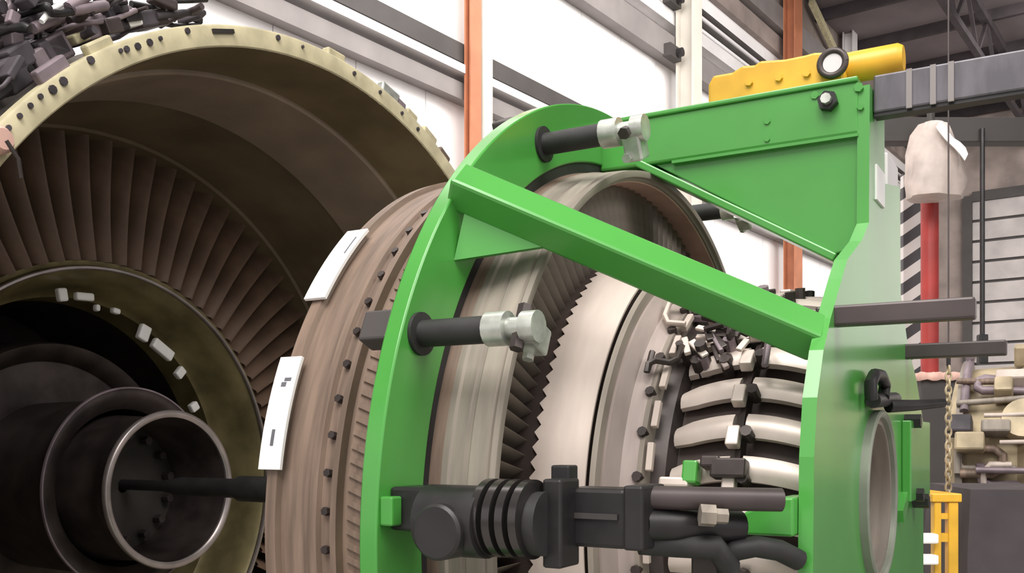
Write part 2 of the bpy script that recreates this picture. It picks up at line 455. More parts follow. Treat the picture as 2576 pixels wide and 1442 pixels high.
# yellow stand under it
ys = gpt(2366, 1300, 3.5)
yr = thing('yellow_trestle', 'yellow steel trestle standing left of the dark cover', 'trestle', (ys.x, ys.y, 0))
zt = ys.z + .085
MB().box((-.055, -.06, zt - .03), (.05, .30, zt)).build('top_rail', M['yellow'], yr, bevel=.004)
MB().box((.005, -.055, .0), (.04, -.02, zt - .03)).build('leg', M['yellow'], yr, bevel=.004)
MB().box((-.045, -.055, .0), (-.02, -.02, zt - .03)).build('leg', M['yellow'], yr, bevel=.004)
MB().box((.005, .25, .0), (.04, .285, zt - .03)).build('leg', M['yellow'], yr, bevel=.004)
MB().box((-.02, -.05, zt - .17), (.005, -.025, zt - .14)).build('rung', M['yellow'], yr)
MB().box((-.02, -.05, zt - .09), (.005, -.025, zt - .07)).build('rung', M['yellow'], yr)
for i, (py, lab) in enumerate(((1355, 'cream terminal block clamped to the yellow trestle, upper of two'), (1408, 'cream terminal block clamped to the yellow trestle, lower of two'))):
    c = gpt(2335, py, 3.44)
    r = thing('terminal_block', lab, 'block', (c.x, c.y, c.z))
    MB().box((-.03, -.02, -.017), (.03, .03, .017)).build('body', M['offwhite'], r, bevel=.006)
    MB().box((-.038, -.012, -.009), (-.03, .02, .009)).build('connector', M['rubber'], r)
# chain hanging in front of the second engine
ct = gpt(2386, 930, 3.6)
ch = MB(); zz = ct.z; i = 0
while zz > gpt(0, 1250, 3.6).z:
    pts = []
    for k in range(17):
        a = 2*PI*k/16
        dx, dz = .010*math.cos(a), .017*math.sin(a)
        pts.append((dx if i % 2 else 0, 0 if i % 2 else dx, zz + dz - ct.z))
    ch.tube(pts, .0042, 8, caps=False); zz -= .0255; i += 1
cho = thing('lifting_chain', 'pale steel chain hanging beside the right edge of the end plate', 'chain', ct)
ch.build('links', M['beige'], cho, smooth=60)
MB().tube([(0, 0, .014), (0, 0, .07)], .008, 8).build('hook', M['black'], cho)
MB().tube([(0, 0, .06), (0, 0, ROOFZ - ct.z)], .003, 6).build('hoist_wire', M['umber'], cho)
pk = gpt(2352, 938, 6.5)
pkr = thing('protective_sheet', 'pale pink sheet lying over a cabinet beyond the end plate', 'sheet', (pk.x, pk.y, 0))
MB().box((-.14, -.12, 0), (.24, .3, pk.z - .02)).build('cabinet', M['girt'], pkr, bevel=.01)
mb = MB(); vs = []; N = 14
for j in range(N+1):
    for i in range(N+1):
        x = -.17 + .42*i/N; y = -.15 + .4*j/N
        vs.append((x, y, pk.z - .012 + .012*math.sin(i*.9+j*.5)**2 - (.05 if i in (0, N) or j == 0 else 0)))
mb.add(vs, [(j*(N+1)+i, j*(N+1)+i+1, (j+1)*(N+1)+i+1, (j+1)*(N+1)+i) for j in range(N) for i in range(N)])
so = mb.build('sheet', M['pink'], pkr, smooth=60); so.modifiers.new('solid', 'SOLIDIFY').thickness = .006

# ================================================================== the big engine, left
en = thing('turbofan_engine', 'huge open aircraft engine with cream fan case flange and dark bladed duct', 'engine', (EC[0], EC[1], 0), YAW, axis_z=EC[2])
fl = MB().lathe([(-.03, 1.40), (-.03, 1.462), (0, 1.462), (.004, 1.455), (.004, 1.404), (0, 1.40)], 180).build('case_flange', M['cream'], en, smooth=30)
MB().lathe([(-.03, 1.424), (-.25, 1.424), (-.27, 1.46), (-.30, 1.46), (-.32, 1.43), (-1.0, 1.41), (-1.02, 1.45), (-1.06, 1.45), (-1.08, 1.40), (-1.7, 1.38), (-1.7, 1.362), (-.03, 1.402)], 160).build('fan_case', M['casegrey'], en, smooth=30)
MB().lathe([(.0, 1.400), (-.267, 1.386), (-.267, 1.394), (.0, 1.405)], 160).build('duct_liner', M['duct'], en, smooth=30)
MB().lathe([(-.267, 1.378), (-.275, 1.372), (-.60, 1.352), (-.615, 1.352), (-.615, 1.392), (-.267, 1.394)], 160).build('duct_band', M['ductband'], en, smooth=30)
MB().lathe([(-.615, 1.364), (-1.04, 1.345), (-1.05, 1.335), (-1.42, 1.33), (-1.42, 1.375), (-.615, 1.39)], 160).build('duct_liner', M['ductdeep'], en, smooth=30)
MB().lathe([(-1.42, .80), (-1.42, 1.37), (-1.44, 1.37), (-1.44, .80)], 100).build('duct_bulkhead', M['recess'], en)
# guide vanes, one mesh copied around
NV = 80
def vane_mb(rot):
    mb = MB(); vs = []; L = 7
    for l in range(L + 1):
        r = .865 + (1.337 - .865) * l / L
        for j in range(6):
            uu = j / 5
            x = -1.08 - .20*uu; off = .105*uu - .03*uu*uu + .008*math.sin(l*.5)
            vs.append(Vector((x, -off, r)))
    for l in range(L + 1):
        r = .865 + (1.337 - .865) * l / L
        for j in range(6):
            uu = j / 5; th = .007 + .016*math.sin(PI*min(1, uu*1.0+.08))
            vs.append(Vector((-1.08 - .20*uu, -(.105*uu - .03*uu*uu + .008*math.sin(l*.5)) - th, r)))
    K = (L+1)*6; fs = []
    for l in range(L):
        for j in range(5):
            a = l*6+j; fs += [(a, a+1, a+7, a+6), (K+a, K+a+6, K+a+7, K+a+1)]
        fs += [(l*6, l*6+6, K+l*6+6, K+l*6), (l*6+5, K+l*6+5, K+l*6+11, l*6+11)]
    R = Matrix.Rotation(rot, 3, 'X')
    return mb.add([R @ v for v in vs], fs)
v0 = None
for k in range(NV):
    a = 2*PI*k/NV
    if v0 is None:
        v0 = vane_mb(0).build('guide_vane', M['vane'], en, smooth=60)
        # keep the mesh on the axis: offset lives in the object so copies can be turned
        for v in v0.data.vertices: v.co.z -= EC[2]
        v0.location = (0, 0, EC[2]); o = v0
    else:
        o = v0.copy(); COL.objects.link(o); o.parent = en
    o.rotation_euler = (a, 0, 0)
# hub: splitter ring and core
MB().lathe([(-1.44, .862), (-1.16, .862), (-1.115, .872), (-1.10, .866), (-1.105, .850), (-1.13, .835), (-1.13, .868-.04), (-1.44, .80)], 140).build('splitter_ring', M['olive'], en, smooth=40)
MB().lathe([(-1.125, .842), (-1.10, .835), (-1.11, .825), (-1.17, .80), (-1.30, .765), (-1.32, .745), (-1.46, .74), (-1.46, .80), (-1.13, .84)], 140).build('inlet_lip', M['olive'], en, smooth=40)
MB().lathe([(-1.085, .846), (-1.078, .842), (-1.078, .834), (-1.085, .830), (-1.095, .834), (-1.095, .842)], 140).build('seal_ring', M['rim'], en, smooth=60)
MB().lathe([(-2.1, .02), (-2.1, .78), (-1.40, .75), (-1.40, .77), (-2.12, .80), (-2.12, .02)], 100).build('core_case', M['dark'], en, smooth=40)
MB().lathe([(-1.405, .545), (-1.40, .567), (-1.42, .575), (-2.05, .60), (-2.05, .40), (-1.45, .50)], 110).build('core_ring', M['core'], en, smooth=40)
MB().lathe([(-1.46, .30), (-1.46, .52), (-1.5, .52), (-1.5, .30)], 90).build('core_bulkhead', M['core'], en, smooth=40)
MB().lathe([(-1.6, .33), (-1.2, .335), (-1.1, .345), (-.985, .36), (-.975, .378), (-.962, .380), (-.958, .372), (-.962, .34), (-1.0, .30), (-1.6, .28)], 110).build('bearing_housing', M['core'], en, smooth=40)
MB().lathe([(-.964, .372), (-.955, .377), (-.955, .383), (-.964, .384)], 110).build('housing_rim', M['mauve'], en, smooth=60)
MB().lathe([(-1.2, .285), (-.90, .27), (-.86, .262), (-.82, .275), (-.765, .283), (-.755, .266), (-.80, .25), (-1.3, .22), (-1.3, .20)], 100).build('shaft_housing', M['core'], en, smooth=40)
MB().lathe([(-.765, .270), (-.765, .288), (-.745, .293), (-.738, .288), (-.738, .274), (-.745, .266)], 100).build('housing_rim', M['rim'], en, smooth=60)
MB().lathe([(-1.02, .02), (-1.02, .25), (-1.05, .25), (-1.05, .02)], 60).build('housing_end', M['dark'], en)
for k in range(14):
    a = 2*PI*k/14 + .2
    p = polar(-1.01, .2, a); MB().tube([p, p + Vector((.03, 0, 0))], .017, 6).build('bolt', M['core'], en)
MB().tube([(-1.03, 0, .012), (-.80, 0, .012), (-.70, 0, .012), (-.42, 0, .012), (-.40, 0, .012), (-.22, 0, .012)], [.02, .02, .034, .034, .045, .045], 28).build('drive_shaft', M['rubber'], en, smooth=40)
for px, py, w, h in ((155, 742, 20, 26), (211, 747, 40, 16), (243, 775, 10, 14), (290, 783, 18, 12), (361, 838, 26, 34), (408, 880, 58, 24), (452, 938, 20, 26), (487, 1024, 20, 22)):
    p = FE.at(px, py, x=-1.20); d = p.copy(); d.x = 0; r_ = d.length; d.normalize(); tng = Vector((0, -d.z, d.y))
    s_ = 3.9 / FPX
    MB().obox(p, (1, 0, 0), tng, d, .03, w * s_ * 1.25, h * s_ * 1.25).build('white_block', M['offwhite'], en, bevel=.008)  # small white blocks spaced along the core gap
# flange bolts and slots
for px, py, s_ in ((470, 78, 1), (560, 79, 3), (698, 95, 1), (302, 128, .7), (317, 124, 1), (345, 117, 1.1), (375, 107, 1.1), (402, 97, .7), (227, 152, 1.2), (158, 205, 1.3), (131, 226, 1.3),
                   (100, 243, .8), (75, 266, .8), (48, 292, .8), (890, 185, .9), (955, 232, .8), (1010, 285, .8), (1050, 325, .9), (760, 118, .6), (20, 322, .8)):
    p = FE.at(px, py, x=.004); d = Vector((0, p.y, p.z)).normalized(); tng = Vector((0, -d.z, d.y))
    if s_ > 2: MB().obox(p, tng, d, (1, 0, 0), .085, .012, .012).build('flange_slot', M['dark'], fl)
    else: MB().tube([p - Vector((.01, 0, 0)), p + Vector((.006, 0, 0))], .0085 * s_, 8).build('flange_bolt', M['harness'], fl)
# pads and lugs standing off the flange
for px, py, w, h, mm in ((262, 150, 60, 22, 'cream'), (145, 205, 70, 30, 'mauve'), (985, 185, 70, 40, 'zinc'), (1010, 222, 40, 26, 'mauve'), (1040, 250, 44, 26, 'cream'), (1085, 312, 60, 30, 'cream'), (840, 132, 60, 24, 'cream'), (1120, 370, 50, 26, 'brown')):
    p = FE.at(px, py, x=-.02); d = Vector((0, p.y, p.z)).normalized(); tng = Vector((0, -d.z, d.y))
    p = d * 1.47 + Vector((-.02, 0, 0)); s_ = 3.6 / FPX
    MB().obox(p, tng, d, (1, 0, 0), w * s_, h * s_, .03).build('flange_lug', M[mm], en, bevel=.006)
# pipes and boxes on the near upper side of the case
rng = random.Random(23)
def ang(px, py): 
    p = FE.at(px, py, x=-.1); return math.atan2(p.z, p.y), math.hypot(p.y, p.z)
for i in range(85):
    a0 = rng.uniform(1.95, 2.75)
    r0 = 1.48 + rng.uniform(0, .14) * (1.2 if a0 > 2.2 else .5)
    pts = wander(FE, rng.uniform(-.4, -.03), a0, r0, rng.choice((3, 4, 5)), .11, rng)
    for p in pts:
        rr = math.hypot(p.y, p.z)
        if rr < 1.47: p.y *= 1.475/rr; p.z *= 1.475/rr
        p.x = min(p.x, -.02)
    MB().tube(pts, rng.choice((.005, .007, .010, .014)), 8).build('service_pipe', M[rng.choice(('harness', 'harness', 'black', 'mauve', 'harness', 'offwhite', 'umber'))], en, smooth=50)
for px, py, w, h, mm in ((40, 230, 90, 70, 'harness'), (110, 130, 90, 50, 'harness'), (150, 175, 70, 60, 'mauve'), (215, 75, 90, 50, 'mauve'), (270, 55, 60, 60, 'harness'), (30, 150, 80, 50, 'harness'),
                   (345, 55, 70, 40, 'harness'), (320, 88, 60, 26, 'offwhite'), (100, 190, 60, 40, 'mauve'), (180, 105, 60, 24, 'cream'), (10, 270, 60, 50, 'black'), (380, 60, 50, 40, 'core'), (70, 60, 60, 30, 'harness')):
    p = FE.at(px, py, x=-.12); d = Vector((0, p.y, p.z)).normalized(); tng = Vector((0, -d.z, d.y)); s_ = 3.3 / FPX
    if math.hypot(p.y, p.z) < 1.5: p = d * 1.5 + Vector((-.12, 0, 0))
    MB().obox(p, tng, d, (1, 0, 0), w * s_ * .7, h * s_ * .8, .10).build('junction_box', M[mm], en, bevel=.006)
for i in range(45):                                            # small valves and clips among the pipes
    a = rng.uniform(1.98, 2.75); r0 = 1.49 + rng.uniform(0, .12) * (1.2 if a > 2.2 else .6); x = rng.uniform(-.3, -.05)
    d = Vector((0, math.cos(a), math.sin(a))); tng = Vector((0, -d.z, d.y)); q = (tng + d * rng.uniform(-.8, .8)).normalized()
    MB().obox(d * r0 + Vector((x, 0, 0)), q, Vector((1, 0, 0)), q.cross(Vector((1, 0, 0))), rng.uniform(.03, .09), rng.uniform(.02, .06), rng.uniform(.015, .04)).build('valve_block', M[rng.choice(('harness', 'mauve', 'black', 'umber', 'offwhite', 'harness'))], en, bevel=.004)
for pts, r, mm in (([(60, 20), (95, 45), (95, 100)], .010, 'black'), ([(90, 0), (130, 40), (150, 75)], .012, 'harness'), ([(265, 10), (235, 55), (205, 65), (190, 55)], .012, 'offwhite'),
                   ([(330, 10), (385, 20), (440, 48)], .010, 'black'), ([(310, 0), (310, 60)], .012, 'mauve'), ([(0, 45), (30, 20), (30, 0)], .014, 'mauve')):
    P = [FE.at(px, py, x=-.15) for px, py in pts]
    MB().tube(P, r, 8).build('service_pipe', M[mm], en, smooth=60)
# cradle carrying the engine
for x in (-.3, -1.4):
    MB().prism([(-.9, -1.71), (.9, -1.71), (.9, -1.30), (.62, -1.25), (0, -1.44), (-.62, -1.25), (-.9, -1.30)], (x, 0, 0), (0, 1, 0), (0, 0, 1), (1, 0, 0), .1).build('cradle', M['yellow'], en)
pc_ = FE.at(-2, 372, x=.0); d = Vector((0, pc_.y, pc_.z)).normalized()
co = MB().tube([d*1.445 + Vector((.005, 0, 0)), d*1.445 + Vector((.03, 0, 0)), d*1.445 + Vector((.042, 0, 0))], [.032, .032, .024], 20).build('protective_cap', M['pink'], en, smooth=40)
co['label'] = 'salmon pink protective cap'
MB().tube([d*1.44 + Vector((.042, 0, 0)), d*1.43 + Vector((.045, .02, -.03)), d*1.43 + Vector((.04, .03, -.07))], .005, 8).build('lanyard', M['core'], co)

# ================================================================== compressor module held in the green frame
cm = thing('compressor_module', 'brown and steel engine module held inside the green frame', 'engine module', (MC[0], MC[1], 0), YAW, axis_z=MC[2])
MB().lathe([(-.31, .60), (-.305, .742), (-.30, .752), (-.275, .754), (-.27, .744), (-.205, .742), (-.2, .752), (-.185, .752), (-.18, .744), (-.15, .744), (-.148, .760), (-.136, .760), (-.134, .744),
            (-.10, .742), (-.03, .740), (.05, .728), (.05, .69), (-.29, .69)], 200).build('casing', M['brown'], cm, smooth=30)
rb = MB()
for k in range(200):
    a = 2*PI*k/200
    e = Vector((0, -math.sin(a), math.cos(a))); d_ = Vector((0, math.cos(a), math.sin(a))); q = (Vector((1, 0, 0)) + e*.35)
    rb.obox(polar(-.100, .7445, a), q, q.cross(d_), d_, .05, .009, .007)
rb.build('casing_ribs', M['brown'], cm)
for k in range(25):
    a = math.radians(84 + k * 4.9)
    p = polar(-.166, .746, a); d = Vector((0, p.y, p.z)).normalized()
    MB().tube([p - d*.01, p + d * .008], .0075, 6).build('casing_bolt', M['core'], cm)
MB().lathe([(.03, .69), (.03, .7285), (.058, .7285), (.062, .7245), (.084, .7245), (.087, .7215), (.092, .7215), (.095, .7245), (.125, .7235), (.128, .720), (.132, .7225), (.142, .7215), (.1435, .716), (.142, .7085), (.135, .7075), (.132, .702), (.03, .702)], 200).build('front_shroud', M['steel'], cm, smooth=30)
MB().lathe([(.134, .7085), (.126, .700), (-.2, .700), (-.2, .71), (.12, .71)], 160).build('shroud_lining', M['lining'], cm, smooth=30)
MB().lathe([(-.06, .50), (-.06, .70), (-.09, .70), (-.09, .50)], 120).build('stator_wall', M['dark'], cm)
# rotor blades
NB = 132
def blade_mb():
    mb = MB(); vs = []; L = 4; J = 5
    for side in (0, 1):
        for l in range(L + 1):
            f_ = l / L; r = .548 + (.698 - .548) * f_
            st = math.radians(30 + 22*f_)
            for j in range(J + 1):
                u = (j / J - .5) * .105
                x = .05 + u*math.cos(st); tt = u*math.sin(st) + .006*math.cos(PI*(j/J - .5))
                th = .0035 * math.cos(PI*(j/J - .5)) + .0006
                vs.append((x, tt + (th if side else -th), r))
    K = (L+1)*(J+1); fs = []
    for l in range(L):
        for j in range(J):
            a = l*(J+1)+j; fs += [(a, a+1, a+J+2, a+J+1), (K+a, K+a+J+1, K+a+J+2, K+a+1)]
        a = l*(J+1); fs += [(a, a+J+1, K+a+J+1, K+a), (a+J, K+a+J, K+a+2*J+1, a+2*J+1)]
    return mb.add(vs, fs)
b0 = None; rest = MB(); proto = blade_mb()
for k in range(NB):
    a = 2*PI*k/NB                                             # turned from straight up towards the near side
    deg = (math.degrees(a) + 180) % 360 - 180
    if -100 < deg < 125:                                      # near and upper blades are parts of their own
        if b0 is None:
            b0 = blade_mb().build('rotor_blade', M['blade'], cm, smooth=60, off=0)
            b0.location = (0, 0, MC[2]); o = b0
        else:
            o = b0.copy(); COL.objects.link(o); o.parent = cm
        o.rotation_euler = (a, 0, 0)
    else:
        R = Matrix.Rotation(a, 3, 'X'); rest.add([R @ Vector(v) for v in proto.v], proto.f)
o = rest.build('lower_rotor_blades', M['blade'], cm, smooth=60); o['kind'] = 'stuff'
# hub with toothed rear edge
hub = MB(); vs = []; fs = []; n = NB * 2
for i in range(n):
    a = 2*PI*i/n; tooth = (i % 2)
    for x, r in ((.02, .535), (.02, .55), (.108 + .024*tooth, .5565), (.145, .553), (.2, .529), (.204, .522), (.204, .50)):
        vs.append((x, r*math.cos(a), r*math.sin(a)))
for i in range(n):
    j = (i+1) % n
    for q in range(6): fs.append((i*7+q, i*7+q+1, j*7+q+1, j*7+q))
tt_ = MB(); vs2 = []; fs2 = []
for i in range(n):
    a = 2*PI*i/n; x0 = .112 + .011*(1 - i % 2)
    for x, r in ((x0, .5600), (.15, .5555), (.203, .531), (.203, .527), (.15, .551), (x0, .5555)):
        vs2.append((x, r*math.cos(a), r*math.sin(a)))
for i in range(n):
    j = (i+1) % n
    for q in range(6): fs2.append((i*6+q, i*6+(q+1) % 6, j*6+(q+1) % 6, j*6+q))
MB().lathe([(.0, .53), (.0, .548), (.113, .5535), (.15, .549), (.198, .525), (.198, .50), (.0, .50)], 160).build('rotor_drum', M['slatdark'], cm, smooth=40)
tt_.add(vs2, fs2).build('toothed_seal_ring', M['bright'], cm, smooth=30)
MB().lathe([(.198, .50), (.206, .521), (.214, .516), (.216, .498), (.216, .47)], 160).build('seal_groove', M['steel'], cm, smooth=30)
MB().lathe([(.214, .40), (.214, .497), (.222, .499), (.238, .468), (.268, .452), (.270, .40)], 160).build('rear_cone', M['mauvesteel'], cm, smooth=30)
MB().lathe([(.262, .38), (.262, .455), (.272, .456), (.276, .445), (.276, .38)], 160).build('rear_flange', M['steel'], cm, smooth=30)
MB().lathe([(.274, .38), (.276, .425), (.300, .418), (.312, .40), (.312, .38)], 100).build('cover_ring', M['core'], cm, smooth=30)
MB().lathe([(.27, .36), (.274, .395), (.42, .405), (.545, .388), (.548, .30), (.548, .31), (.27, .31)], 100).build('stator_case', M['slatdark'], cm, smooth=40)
MB().lathe([(.424, .40), (.424, .43), (.434, .432), (.434, .40)], 120).build('clamp_band', M['core'], cm, smooth=30)
# curved slats around the rear case
NS = 36
def slat_mb(x0, x1, a, wd, lift):
    mb = MB(); vs = []; J = 7
    for j in range(J + 1):
        f_ = j / J; x = x0 + (x1-x0)*f_
        r = .412 + lift * math.sin(PI * (x - .28) / .30)
        ww = wd * (1 - .45 * max(0, (.34 - x) / .06) if x < .34 else 1)
        tw_ = .055 * (1 - math.sin(PI * (x - .28) / .30))
        for da, dr in ((-ww/2, 0), (-ww/4, .006), (0, .008), (ww/4, .006), (ww/2, 0), (ww/2, -.012), (-ww/2, -.012)):
            vs.append(polar(x, r + dr, a + da + tw_))
    for j in range(J):
        for q in range(7): mb.f.append((j*7+q, j*7+(q+1) % 7, (j+1)*7+(q+1) % 7, (j+1)*7+q))
    mb.f += [tuple(range(7)), tuple(range(J*7, J*7+7))]
    mb.v += [tuple(v) for v in vs]; return mb
rng = random.Random(3)
for k in range(NS):
    a = 2*PI*k/NS - .082
    d = math.degrees(a)
    if 50 < d < 215:
        slat_mb(.312, .418, a, .098, .022).build('casing_slat', M['slat'], cm, smooth=50)
        slat_mb(.440, .552, a, .100, .022).build('casing_slat', M['slat'], cm, smooth=50)
        e = Vector((0, -math.sin(a), math.cos(a))); d_ = Vector((0, math.cos(a), math.sin(a)))
        MB().obox(polar(.424, .446, a + .06), (1, 0, 0), e, d_, .022, .036, .022).build('slat_bracket', M['slat'], cm, bevel=.003)
        p = polar(.447, .446, a + .045); MB().tube([p - d_*.02, p + d_*.012], .010, 8).build('bracket_bolt', M['core'], cm)
        MB().obox(polar(.284, .452, a - .03), (1, 0, .0), e, d_, .012, .050, .012).build('retaining_clip', M['bright'], cm, bevel=.002)
        p = polar(.266, .455, a + .05); MB().tube([p - d_*.01, p + d_*.008], .009, 8).build('flange_bolt', M['core'], cm)
# actuator levers crowding the upper near side
for i in range(64):
    a = math.radians(rng.uniform(102, 139)); x = rng.uniform(.29, .43); r = rng.uniform(.43, .468)
    e = Vector((0, -math.sin(a), math.cos(a))); d_ = Vector((0, math.cos(a), math.sin(a)))
    ax = (Vector((1, 0, 0)) * rng.choice((1, .9, .2)) + e * rng.uniform(-.6, .6)).normalized()
    if rng.random() < .55:
        MB().obox(polar(x, r, a), ax, ax.cross(d_), d_, rng.uniform(.025, .06), rng.uniform(.008, .016), rng.uniform(.006, .012)).build('actuator_lever', M[rng.choice(('slat', 'core', 'mauve', 'mauvesteel', 'core', 'core'))], cm, bevel=.002)
    else:
        p = polar(x, r - .03, a); MB().tube([p, p + d_ * rng.uniform(.03, .06)], rng.uniform(.006, .012), 8).build('lever_pin', M[rng.choice(('core', 'core', 'mauve'))], cm)
for i in range(8):
    a = math.radians(rng.uniform(96, 140)); x = rng.uniform(.29, .36)
    MB().tube(wander(FM, x, a, .465, 4, .06, rng), .006, 6).build('actuator_pipe', M[rng.choice(('mauve', 'bright', 'core'))], cm, smooth=60)
# dark bracket and small parts low between the slats and the arm
for px, py, w, h, mm in ((1835, 1180, 90, 50, 'core'), (1740, 1190, 40, 60, 'green'), (1790, 1165, 50, 30, 'core'), (1700, 1215, 80, 26, 'slat')):
    p = FM.on_cyl(px, py, .455); s_ = 1.6 / FPX; d_ = Vector((0, p.y, p.z)).normalized(); e = Vector((0, -d_.z, d_.y))
    MB().obox(p, (1, 0, 0), e, d_, w*s_, h*s_, .03).build('case_bracket', M[mm], cm, bevel=.004)
# rear shaft seen through the end plate's opening
o = MB().lathe([(.552, .01), (.552, .10), (.548, .12), (.465, .128), (.455, .28), (.43, .28), (.43, .01)], 80, zc=.05).build('rear_bearing', M['mauvesteel'], cm, smooth=30); o.location.y = -.02

# ================================================================== green transport frame
gf = thing('transport_frame', 'bright green steel lifting frame clamped around the engine module', 'frame', (MC[0], MC[1], 0), YAW, axis_z=MC[2])
G = M['green']
MB().lathe([(0, .752), (0, .868), (.032, .868), (.032, .752)], 200).build('ring_plate', G, gf, smooth=30, bevel=.003)
MB().lathe([(-.02, .752), (-.02, .766), (.0, .766), (.0, .752)], 200).build('ring_lip', G, gf, smooth=30)
MB().lathe([(-.012, .727), (-.012, .7535), (.026, .7535), (.026, .7275)], 200).build('ring_seal', M['rubber'], gf, smooth=30)
MB().box((.025, -.082, .735), (.56, .082, .835)).build('top_beam', G, gf, bevel=.005)
MB().box((.03, -.088, .832), (.56, .088, .842)).build('beam_cap', G, gf, bevel=.003)
gp0, gp1 = FM.at(1645, 425, y=-.07), FM.at(2098, 640, y=-.07)
MB().prism([(gp0.x, .737), (.56, .737), (.56, gp1.z + .01), (gp1.x, gp1.z)], (0, -.07, 0), (1, 0, 0), (0, 0, 1), (0, 1, 0), .14).build('gusset_plate', G, gf, bevel=.003)
q0, q1 = FM.at(1600, 408, y=-.085), FM.at(2100, 648, y=-.085)
MB().beam((q0.x, -.035, q0.z), (q1.x, -.035, q1.z), .10, .016, up=(0, 0, 1)).build('gusset_flange', G, gf, bevel=.003)
s0, s1 = FM.at(1690, 416, y=-.083), FM.at(2150, 346, y=-.083)
MB().box((s0.x, -.084, .729), (.56, -.07, .735)).build('seam_strip', G, gf)
# end plate
SE = .58
L_ = [(2188, 212), (2186, 560), (2168, 605), (2132, 652), (2118, 700), (2090, 800), (2072, 880), (2056, 1000), (2048, 1150), (2045, 1442)]
R_ = [(2323, 1442), (2323, 1067), (2306, 957), (2284, 870), (2266, 740), (2264, 470), (2226, 462), (2224, 224)]
lo = [FM.at(px, py, x=SE) for px, py in L_]; ro = [FM.at(px, py, x=SE) for px, py in R_]
HZ, HY_, HR = .05, -.02, .160
lft = [(p.y, p.z) for p in lo] + [(-.56, -.62)]
rgt = [(.64, -.62)] + [(p.y, p.z) for p in ro]
top_y, bot_y = 0.0, 0.0
arcL = [(HY_ + HR*math.cos(a), HZ + HR*math.sin(a)) for a in [math.radians(270 - 180*i/24) for i in range(25)]]      # bottom -> left -> top
arcR = [(HY_ + HR*math.cos(a), HZ + HR*math.sin(a)) for a in [math.radians(90 - 180*i/24) for i in range(25)]]        # top -> right -> bottom
ztop = max(lft[0][1], rgt[-1][1])
polyL = [(HY_, lft[0][1])] + lft + [(HY_, -.62)] + arcL
polyR = [(HY_, -.62)] + rgt + [(HY_, lft[0][1])] + arcR
ep = MB().prism(polyL, (SE - .022, 0, 0), (0, 1, 0), (0, 0, 1), (1, 0, 0), .022).prism(polyR, (SE - .022, 0, 0), (0, 1, 0), (0, 0, 1), (1, 0, 0), .022).build('end_plate', G, gf)
o = MB().lathe([(.55, .150), (.55, .164), (.594, .164), (.597, .161), (.597, .154), (.594, .150)], 90, zc=HZ).build('opening_collar', M['collar'], ep, smooth=40); o.location.y = HY_
o = MB().lathe([(.46, .138), (.46, .150), (.586, .150), (.586, .138)], 90, zc=HZ).build('opening_sleeve', M['steel'], ep, smooth=40); o.location.y = HY_
# right hand stiffener, bolts, shackle and its arm
yy0, yy1 = FM.at(2268, 1150, x=SE).y, FM.at(2318, 1150, x=SE).y
MB().box((SE, yy0, FM.at(2290, 1255, x=SE).z), (SE + .02, yy1, FM.at(2290, 1060, x=SE).z)).build('stiffener_pad', G, ep, bevel=.003)
for px, py in ((2283, 1245), (2296, 1258), (2298, 1262), (2276, 1060)):
    p = FM.at(px, py, x=SE); MB().tube([p, p + Vector((.035, 0, 0))], .016, 6).build('plate_bolt', M['black'], ep)
sh = [FM.at(px, py, x=SE + .02) for px, py in ((2192, 1005), (2190, 965), (2200, 943), (2216, 945), (2226, 970), (2222, 1000))]
MB().tube(sh, .0115, 10).build('shackle', M['black'], ep, smooth=60)
p0, p1 = FM.at(2196, 1008, x=SE + .015), FM.at(2250, 1004, x=SE + .015)
MB().tube([p0, p1], .014, 12).build('shackle_pin', M['black'], ep, smooth=40)
p0 = FM.at(2235, 1022, x=SE + .02); 
MB().tube([p0, FM.at(2300, 1020, x=SE + .06), FM.at(2372, 1014, x=SE + .10)], [.013, .011, .009], 12).build('shackle_arm', M['black'], ep, smooth=40)
p0, p1 = FM.at(2262, 1300, x=SE + .004), FM.at(2318, 1080, x=SE + .004)
MB().beam(p0, p1, .03, .018, up=(1, 0, 0)).build('diagonal_rib', G, ep)
# pale upright behind the neck
ya, yb = FM.at(2238, 400, x=SE - .02).y, FM.at(2264, 400, x=SE - .02).y
MB().box((SE - .06, ya, .46), (SE - .024, yb, .79)).build('upright_channel', M['girtlight'], gf, bevel=.004)
zl0, zl1 = FM.at(2210, 512, x=SE).z, FM.at(2210, 425, x=SE).z
MB().box((SE, FM.at(2201, 460, x=SE).y, zl0), (SE + .004, FM.at(2221, 460, x=SE).y, zl1)).build('blank_label', M['paper'], ep)
# side braces, near and far
for sg in (-1, 1):
    a = Vector((.028, sg * .655, .578)); b = Vector((.56, sg * .405, .318))
    MB().beam(a, b, .058, .058, up=(0, -sg*1.07, 1)).build('brace_tube', G, gf, bevel=.006)
    g0 = a + (b - a)*.03 - Vector((0, 0, .036)); g1 = a + (b - a)*.26 - Vector((0, 0, .036)); g2 = Vector((.032, sg*.662, .452))
    nrm = (g1 - g0).cross(g2 - g0).normalized() * .012
    MB().add([g0, g1, g2, g0 + nrm, g1 + nrm, g2 + nrm], [(0, 1, 2), (5, 4, 3), (0, 3, 4, 1), (1, 4, 5, 2), (2, 5, 3, 0)]).build('brace_gusset', G, gf)
